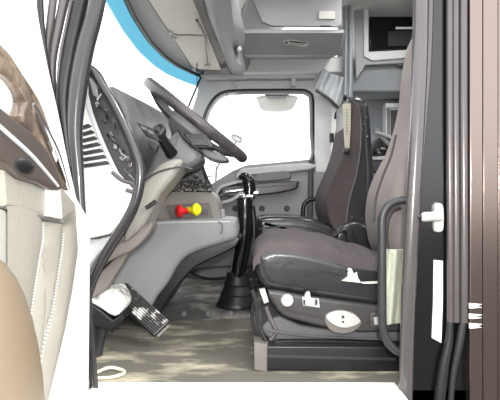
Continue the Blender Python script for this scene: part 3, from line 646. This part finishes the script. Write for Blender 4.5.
# passenger seat
Yp = 2.72
ps = thing('truck_seat', 'far seat, black leather with a yellowed strip on its backrest side', 'seat', (P(330, 300, 2.95).x, 2.95, 0))
mb = MB().slabw(Wm([(350, 97, Yp), (345, 104, 2.85), (342, 130, 2.93), (338, 152, 2.93), (331, 172, 2.93), (323, 190, 2.93), (321, 205, 2.93), (325, 222, 2.93), (334, 238, 2.9), (350, 246, Yp), (366, 244, Yp), (371, 225, Yp), (374, 200, Yp), (375, 170, Yp), (373, 140, Yp), (371, 115, Yp), (368, 101, Yp), (359, 95, Yp)]), Yp, .46, .045, 3, 5)
b2 = obj('backrest', mb, 'leather', ps, ang=70)
mb = MB().slabw(Wm([(347, 102, 2.8), (343, 112, 3.0), (341.5, 132, 2.93), (337, 154, 2.93), (330, 173, 2.93), (322.5, 191, 2.93), (320.5, 205, 2.93), (324, 221, 2.93), (334, 235, 2.9), (347, 238, Yp), (347, 222, Yp), (350, 200, Yp), (357, 175, Yp), (361, 150, Yp), (362, 126, Yp), (361, 110, Yp), (356, 102, Yp)]), Yp-.008, .475, .012, 2, 3); obj('cloth_facing', mb, 'facing', b2, 'brown cloth facing', ang=60)
mb = MB().tubepx([(359, 110), (361, 126), (360, 150), (356, 175), (349, 200), (346, 222)], Yp-.004, .004, seg=6); obj('piping', mb, 'plastic_mid', b2)
mb = MB().slab([(343, 104), (351, 103), (351, 128), (349.5, 150), (345.5, 151), (344, 128)], Yp-.022, .02, .004, 1); sp = obj('side_strip', mb, 'yellowed', b2, 'yellowed plastic strip')
mb = MB()
for k in range(9): mb.slab([(346.4, 109+k*3), (347.6, 109+k*3), (347.6, 110.6+k*3), (346.4, 110.6+k*3)], Yp-.0235, .004, .0003)
obj('print', mb, 'plastic_mid', sp)
mb = MB().lathe(P(346.8, 151, Yp-.012), (0, -1, 0), [(0, .019), (.010, .018), (.016, .012), (.018, .001)], 16); obj('adjuster_knob', mb, 'plastic_dark', b2)
for x, y in ((366, 118), (364, 124), (362, 130), (367, 137), (352, 217), (362, 219)):
    mb = MB().lathe(P(x, y, Yp+.005), (0, -1, 0), [(-.01, .006), (.004, .006), (.007, .003), (.008, .0005)], 8); obj('stud', mb, 'silver', b2)
mb = MB().slab([(257, 222), (262, 217), (285, 216), (310, 218), (330, 224), (345, 232), (352, 250), (345, 262), (300, 262), (262, 255), (256, 240)], Yp, .48, .04, 3, 5); obj('cushion', mb, 'leather', ps, ang=70)
mb = MB().tubepx([(259, 229), (290, 226), (318, 230), (340, 240)], Yp-.002, .004, seg=6); obj('piping', mb, 'plastic_dark', ps)
mb = MB().slab([(268, 258), (350, 262), (360, 296), (268, 294)], Yp+.05, .36, .015); obj('pedestal', mb, 'black', ps)
mb = MB().slab([(335, 238), (342, 226), (355, 222), (368, 226), (376, 240), (372, 262), (345, 262)], 2.50, .10, .02, 2); ab = thing('armrest_console', 'black folding armrest between the two seats', 'armrest', (P(355, 262, 2.55).x, 2.55, 0)); obj('pad', mb, 'leather', ab)
mb = MB().slab([(348, 262), (364, 262), (366, 312), (346, 312)], 2.53, .06, .006); obj('post', mb, 'black', ab)
mb = MB().tubepx([(334, 236), (344, 231), (350, 240)], 2.46, .007, seg=8).slab([(346, 236), (352, 231), (357, 242), (351, 247)], 2.45, .03, .004)
tag(obj('belt_buckle', mb, 'black'), 'black seat belt buckle between the two seat cushions', 'buckle')

# seat belt on the far post
bt = thing('seat_belt', 'pale seat belt hanging on the far door post beside the far seat', 'seat belt', P(334, 150, 3.4))
mb = MB().slab([(332, 108), (338, 110), (337, 150), (333, 185), (330, 200), (329, 190), (331, 150)], 3.39, .008, .001, 2); obj('webbing', mb, 'plastic_pale', bt)
mb = MB().slab([(330, 133), (334, 133), (334, 142), (330, 142)], 3.37, .03, .004); obj('height_latch', mb, 'black', bt)
# curtain gathered at the corner
ct = thing('curtain', 'grey curtain gathered and tied at the corner above the far seat', 'curtain', P(335, 80, 3.3))
def cur(u, v):
    K0 = [(314, 88), (316, 76), (326, 69)]; 
    ax_, ay_ = interp([(0, 315), (.5, 330), (1, 346)], u), interp([(0, 76), (.3, 68), (.5, 73), (1, 78)], u)
    bx_, by_ = interp([(0, 315), (.5, 330), (1, 346)], u), interp([(0, 88), (.5, 98), (.75, 108), (1, 98)], u)
    fold = .022*math.sin(u*19+v*5)*(1-.4*v)
    return P(ax_+(bx_-ax_)*v, ay_+(by_-ay_)*v, 3.30+fold)
mb = MB().grid(cur, 48, 14, (0, .02, 0)); obj('gathered_cloth', mb, 'cloth', ct, ang=70)
mb = MB().grid(lambda u, v: P(343+10*u, -12+112*v, 3.28+.02*math.sin(u*14+v*2)), 24, 20, (0, .02, 0)); obj('hanging_cloth', mb, 'cloth', ct, ang=70)
mb = MB().tubepx([(316, 90), (328, 98), (337, 107), (341, 108), (345, 98)], 3.26, .012, seg=8); obj('tie_band', mb, 'black', ct)
mb = MB().ell(P(345, 97, 3.24), (.014, .014, .012)); obj('tie_knob', mb, 'black', ct)

# ================================================================== OVERHEAD
oc = thing('overhead_locker', 'grey overhead locker above the far door window', 'locker', P(295, 55, 3.3))
x0, x1 = P(243, 40, 2.9).x, P(344, 40, 2.9).x
prof = [(2.62, 1.50), (2.62, P(0, 14, 2.62).z), (2.66, P(0, 18, 2.66).z), (2.72, P(0, 33, 2.72).z), (3.02, P(0, 55, 3.02).z), (3.45, P(0, 57, 3.45).z), (3.45, 1.50)]
def locker(xa, xb, pf, r=.012):
    m = MB(); rr = []
    for t, d in ((0, r), (.3*r, .3*r), (r, 0)): rr.append([(xa+t, y, z) for y, z in inset(pf, d)])
    for t, d in ((r, 0), (.3*r, .3*r), (0, r)): rr.append([(xb-t, y, z) for y, z in inset(pf, d)])
    m.loft(rr); return m
# sections: front face above, tilted lower face, flat bottom
pf = [(3.46, 1.50), (2.88, 1.50), (2.88, P(0, 33, 2.88).z), (3.02, P(0, 55, 3.02).z), (3.46, P(0, 60, 3.46).z)]
xa, xb = P(242, 40, 2.9).x, P(344, 40, 2.9).x
obj('body', locker(xa, xb, pf), 'plastic', oc)
mb = MB().slab([(248, -12), (262, 22), (272, 26), (337, 27), (341, 22), (342, -12)], 2.868, .02, .006); dr = obj('locker_door', mb, 'plastic', oc, ang=50)
mb = MB().slab([(319, 11), (335, 11), (335, 19), (319, 19)], 2.858, .014, .003); obj('latch', mb, 'steel_white', dr, 'white push latch')
mb = MB().slab([(320, 25.5), (331, 25.5), (331, 26.6), (320, 26.6)], 2.866, .01, .0005); obj('keyhole_slot', mb, 'black', dr)
def onface(px, py, lift=.0015):   # point on the tilted lower face (plane through its two edges)
    z0, z1 = P(0, 33, 2.88).z, P(0, 55, 3.02).z; a = (z1-z0)/(3.02-2.88); k = (200-py)/F
    Y = (z0-EYE-a*2.88)/(k-a)-lift; return P(px, py, Y)
def facepatch(ol, m, par, nm, lift=.002, lab=None):
    mb = MB(); mb.loft([[onface(x, y, lift) for x, y in ol], [onface(x, y, -.004) for x, y in ol]]); return obj(nm, mb, m, par, lab)
stk = facepatch([(283, 41), (289, 39.5), (308, 42), (309, 45), (304, 47), (284, 44.5)], 'steel_white', oc, 'maker_badge', .002, 'small white badge with dark script')
facepatch([(289, 40.6), (307, 42.6), (307, 43.6), (298, 43.2), (289, 42)], 'plastic_dark', stk, 'script', .004)
facepatch([(284, 43), (287, 41), (288, 43), (286, 44)], 'plastic_dark', stk, 'script', .004)
for k in range(6): facepatch([(290+k*2.4, 44), (291.2+k*2.4, 44.1), (291+k*2.4, 45.4), (289.8+k*2.4, 45.3)], 'plastic_mid', stk, 'script', .004)
struct('trim_22', MB().slab([(236, 57), (350, 57), (352, 63), (350, 72), (236, 73)], 3.36, .12, .01), 'wall_pale')
for x, y in ((.10, 2.25), (.75, 2.75)):  # housings added for the unseen fill lamps
    dl = thing('fill_light', 'added unseen dome light in the raised roof over the %s' % ('nearest seat' if y < 2.5 else 'bunk'), 'lamp', (x, y, 1.78))
    obj('housing', MB().lathe((x, y, 1.78), (0, 0, -1), [(-.01, .18), (.02, .18), (.035, .165), (.035, .155), (.02, .155)], 28), 'plastic_light', dl)
# centre roof moulding with the folded bracket
struct('trim_23', MB().loft([[(x, y, z) for x, z in smooth([(-.17+dx_, 1.50), (-.165+dx_, 1.40), (-.12+dx_, 1.375), (-.05+dx_, 1.385), (-.03+dx_, 1.50)], 2)] for y, dx_ in ((1.9, -.03), (2.4, -.03), (2.9, 0), (3.42, .03))]), 'plastic')
br = thing('roof_bracket', 'clear folded bracket hanging from the roof beside the overhead locker', 'bracket', P(234, 30, 2.9))
obj('strut', MB().tubepx([(226, -10), (229, 14), (232, 34), (237, 55)], 2.8, [.014, .012, .009, .006], seg=8), 'plastic_dark', br)
obj('strut', MB().tubepx([(246, -10), (242, 16), (236, 34)], 2.82, .006, seg=8), 'plastic_mid', br)
obj('side_web', MB().slab([(229, -10), (243, -10), (236, 34), (241, 66), (235, 60), (230, 30)], 2.84, .01, .002), 'plastic', br)
obj('clip', MB().ell(P(239, 49, 2.80), (.014, .01, .016)), 'steel_white', br)
# sun visors
def visor(y0, y1, lab, name='sun_visor'):
    v = thing(name, lab, 'sun visor', (-.31, (y0+y1)/2, 1.41), 'beige sun visors over the windscreen')
    def q(u, w_):
        y = y0+(y1-y0)*w_; xl = -.425+(y-2.4)*.058; xr_ = -.232+(y-2.4)*.045
        return Vector((xl+(xr_-xl)*u, y, 1.408-.010*math.sin(math.pi*u)**.5*math.sin(math.pi*w_)**.3-.012*u))
    obj('panel', MB().grid(q, 16, 16, (0, 0, .014)), 'visor', v)
    for yy_ in (y0+.03, y1-.03): obj('hinge_clip', MB().box(q(.04, (yy_-y0)/(y1-y0))+Vector((0, 0, -.008)), (.022, .03, .012), None, .003), 'plastic_light', v)
    obj('edge_piping', MB().tube([q(0, .01), q(0, .5), q(0, .99), q(.5, .995), q(1, .99)], .003, 6, 2), 'plastic', v)
    return v, q
v1, q1 = visor(1.75, 2.66, 'nearer beige sun visor, cut off by the top of the picture')
v2, q2 = visor(2.69, 3.38, 'farther beige sun visor ending by the far door window corner')
obj('label', MB().box(q2(.62, .78)+Vector((0, 0, -.008)), (.035, .06, .002)), 'steel_white', v2, 'white label')
tag(obj('pull_cord', MB().tube([q1(.93, .70)+Vector((0, 0, -.012)), q1(.95, .98)+Vector((0, 0, -.012)), q2(.80, .20)+Vector((.01, 0, -.014)), q2(.68, .55)+Vector((.008, 0, -.014)), q2(.58, .72)+Vector((0, 0, -.014))], [.006, .006, .004, .004, .003], 8, 4), 'rubber_black'), 'thin black cord dangling along the sun visors', 'cord')

# ================================================================== SLEEPER
lc = thing('sleeper_cabinet', 'grey upper sleeper cabinet with a dark screen niche', 'cabinet', P(390, 60, 3.45))
ring_o = W([(361, -14), (430, -14), (430, 60), (376, 62), (361, 55)], 3.35); 
mb = MB().slab([(353, -14), (369, -14), (369, 52), (376, 53), (430, 50), (430, 62), (366, 65), (356, 78)], 3.35, .30, .006); obj('body', mb, 'plastic', lc)
mb = MB().slab([(363.5, -14), (368.5, -14), (368.5, 51.8), (430, 48.5), (430, 56), (372, 60.5), (364, 56)], 3.335, .03, .003); obj('niche_frame', mb, 'plastic_light', lc)
def fac(px, py, dY=0): return P(px, py, 3.35+dY)
mb = MB().slab([(358, 60), (372, 62), (430, 57), (430, 92), (404, 92), (352, 92), (350, 80)], 3.40, .30, .02); obj('sloped_underside', mb, 'wall_in', lc)
mb = MB().slab([(369, -14), (430, -14), (430, 50), (369, 53)], 3.60, .02, .002); obj('niche_back', mb, 'plastic_dark', lc)
mb = MB().ell(P(401, 65.5, 3.38), (.034, .02, .012)); obj('reading_lamp', mb, 'silver', lc)
tvt = thing('television', 'dark flat screen in the sleeper niche', 'television', P(392, 45, 3.5))
mb = MB().slab([(370, -12), (428, -12), (428, 48), (370, 50.5)], 3.47, .04, .006); tv = obj('screen', mb, 'screen', tvt)
mb = MB().slab([(396, 26.8), (424, 26.8), (424, 29), (396, 29)], 3.455, .012, .001); obj('screen_glare', mb, 'white_tape', tvt, 'painted glare strip across the screen')  # reflection on the screen modelled as a white strip
mb = MB().slab([(388, 31), (424, 31), (424, 46), (388, 46)], 3.463, .01, .002); obj('lower_bezel', mb, 'plastic_dark', tvt)
lk = thing('side_locker', 'pale locker with a white top edge below the sleeper cabinet', 'locker', P(395, 140, 3.6))
mb = MB().slab([(386, 103), (410, 103), (410, 150), (386, 142)], 3.62, .10, .004); obj('body', mb, 'plastic_light', lk)
mb = MB().slab([(386, 103), (406, 103), (406, 107), (386, 107)], 3.61, .02, .003); obj('top_edge', mb, 'white_tape', lk)
mb = MB().slab([(391, 110), (406, 110), (406, 140), (391, 137)], 3.612, .02, .003); obj('door', mb, 'plastic_dark', lk)
mb = MB().slab([(387.5, 108), (390, 108), (390, 139), (387.5, 138)], 3.612, .02, .001); obj('stile', mb, 'plastic_mid', lk)
bk_ = thing('bunk', 'dark bunk with a pale front rail beyond the seats', 'bunk', (P(395, 200, 3.3).x, 3.3, 0))
mb = MB().slab([(350, 156), (440, 156), (440, 160), (350, 160)], 3.24, .5, .006); obj('front_rail', mb, 'plastic_light', bk_)
mb = MB().slab([(350, 160), (440, 160), (440, 172), (350, 172)], 3.25, .42, .008); obj('mattress', mb, 'black', bk_)
mb = MB().slab([(348, 172), (440, 172), (440, 290), (348, 290)], 3.26, .45, .008); obj('bunk_box', mb, 'plastic_mid', bk_)
bb = thing('folded_strap', 'grey straps and dark bag heaped on the bunk', 'bag', P(385, 156, 3.3))
obj('bag', MB().ell(P(384, 147, 3.35), (.085, .12, .062)).ell(P(376, 152, 3.28), (.05, .08, .03)), 'rubber_black', bb)
obj('strap', MB().tubepx([(374, 128), (383, 138), (394, 150)], 3.22, [.012, .014, .012], flat=.35, seg=8), 'plastic_mid', bb)
obj('strap', MB().tubepx([(375, 132), (388, 136), (397, 142)], 3.21, [.008, .01, .01], flat=.35, seg=8), 'plastic', bb)
obj('buckle', MB().ell(P(383, 149, 3.20), (.02, .012, .012)).ell(P(379, 153, 3.2), (.014, .01, .01)), 'silver', bb)

# ================================================================== DOORWAY FITTINGS
gh = thing('grab_bar', 'black tubular grab bar on the rear door post', 'grab bar', P(392, 280, 1.47))
obj('tube', MB().tubepx([(412, 200), (400, 200.5), (389, 205), (382.5, 217), (382, 240), (382, 290), (382.5, 325), (386, 339), (394, 349), (404, 353), (412, 354)], 1.50, .0125, seg=16), 'plastic_dark', gh)
obj('foot', MB().lathe(P(414, 200, 1.50), (-1, 0, 0), [(0, .02), (.012, .02), (.016, .014)], 16), 'plastic_dark', gh)
obj('foot', MB().lathe(P(411, 354, 1.50), (-1, 0, 0), [(0, .02), (.012, .02), (.016, .014)], 16), 'plastic_dark', gh)
sk = thing('door_striker', 'white door striker bolt on the black rear post', 'latch', P(435, 217, 1.49))
obj('plate', MB().slab([(435, 205), (438, 203), (442, 204), (444, 209), (444, 228), (441, 232), (437, 232), (434, 228)], 1.485, .02, .004, 2), 'steel_white', sk)
obj('bolt', MB().tubepx([(441, 216), (432, 216.5), (424, 217), (421, 217)], 1.475, [.015, .014, .014, .010], seg=14), 'steel_white', sk)
obj('tip', MB().tubepx([(422, 217), (416, 216.5)], 1.475, .008, seg=10, sm=1), 'plastic_dark', sk)
tag(obj('reflector_strip', MB().slab([(434, 260), (443, 261), (443, 300), (441.5, 343), (432, 338), (433.5, 300)], 1.494, .006, .001), 'white_tape'), 'long white reflector strip stuck below the striker on the rear post', 'reflector')
tag(obj('straw_loop', MB().tube([(P(94, 372, 1.6).x, 1.62, .008), (P(104, 372, 1.6).x, 1.66, .012), (P(118, 372, 1.6).x, 1.65, .008), (P(124, 374, 1.6).x, 1.61, .012), (P(114, 378, 1.6).x, 1.585, .007), (P(100, 380, 1.6).x, 1.58, .006)], .005, 6, 4, flat=.5), 'straw'), 'straw coloured loop of strip lying on the floor by the sill', 'debris')
# outside, beyond the far window
m1 = thing('wing_mirror', 'large pale wing mirror seen through the top of the far window', 'mirror', P(277, 104, 4.2))
fm = smooth(W([(259, 96), (295, 95.5), (296, 103), (291, 110), (276, 112), (262, 110), (258, 103)], 4.15), 3)
obj('housing', MB().frame(fm, inset(fm, .008), 4.14, .05), 'plastic_light', m1)
obj('mirror_glass', MB().slabw(inset(fm, .008), 4.15, .02, .002), mat('pale_mirror', (170, 168, 158), .6), m1)
obj('bracket', MB().slab([(264, 92), (290, 92), (286, 97.5), (268, 97.5)], 4.1, .05, .006).tube([P(277, 88, 3.56), P(277, 91, 4.12)], .012, 8, 1), 'plastic_dark', m1)
m2 = thing('hood_mirror', 'small oval mirror on a thin stalk outside the far window', 'mirror', P(237, 140, 4.4))
o2 = smooth(W([(231, 137), (233, 134), (241, 137), (242, 141), (240, 143), (234, 141)], 4.4), 3)
obj('rim', MB().frame(o2, inset(o2, .010), 4.39, .04), 'plastic_mid', m2)
obj('mirror_glass', MB().slabw(inset(o2, .010), 4.40, .02, .002), 'steel_white', m2)
obj('stalk', MB().tubepx([(237, 141), (232, 147), (226, 152), (219, 164), (216, 178), (213, 240), (212, 260)], 4.42, .008, seg=6), 'plastic_mid', m2)
tag(obj('aerial', MB().tubepx([(208, 176.5), (215.5, 177), (216, 166)], 4.3, .006, seg=6, sm=1), 'plastic_mid'), 'thin bent aerial outside the lower corner of the far window', 'aerial')
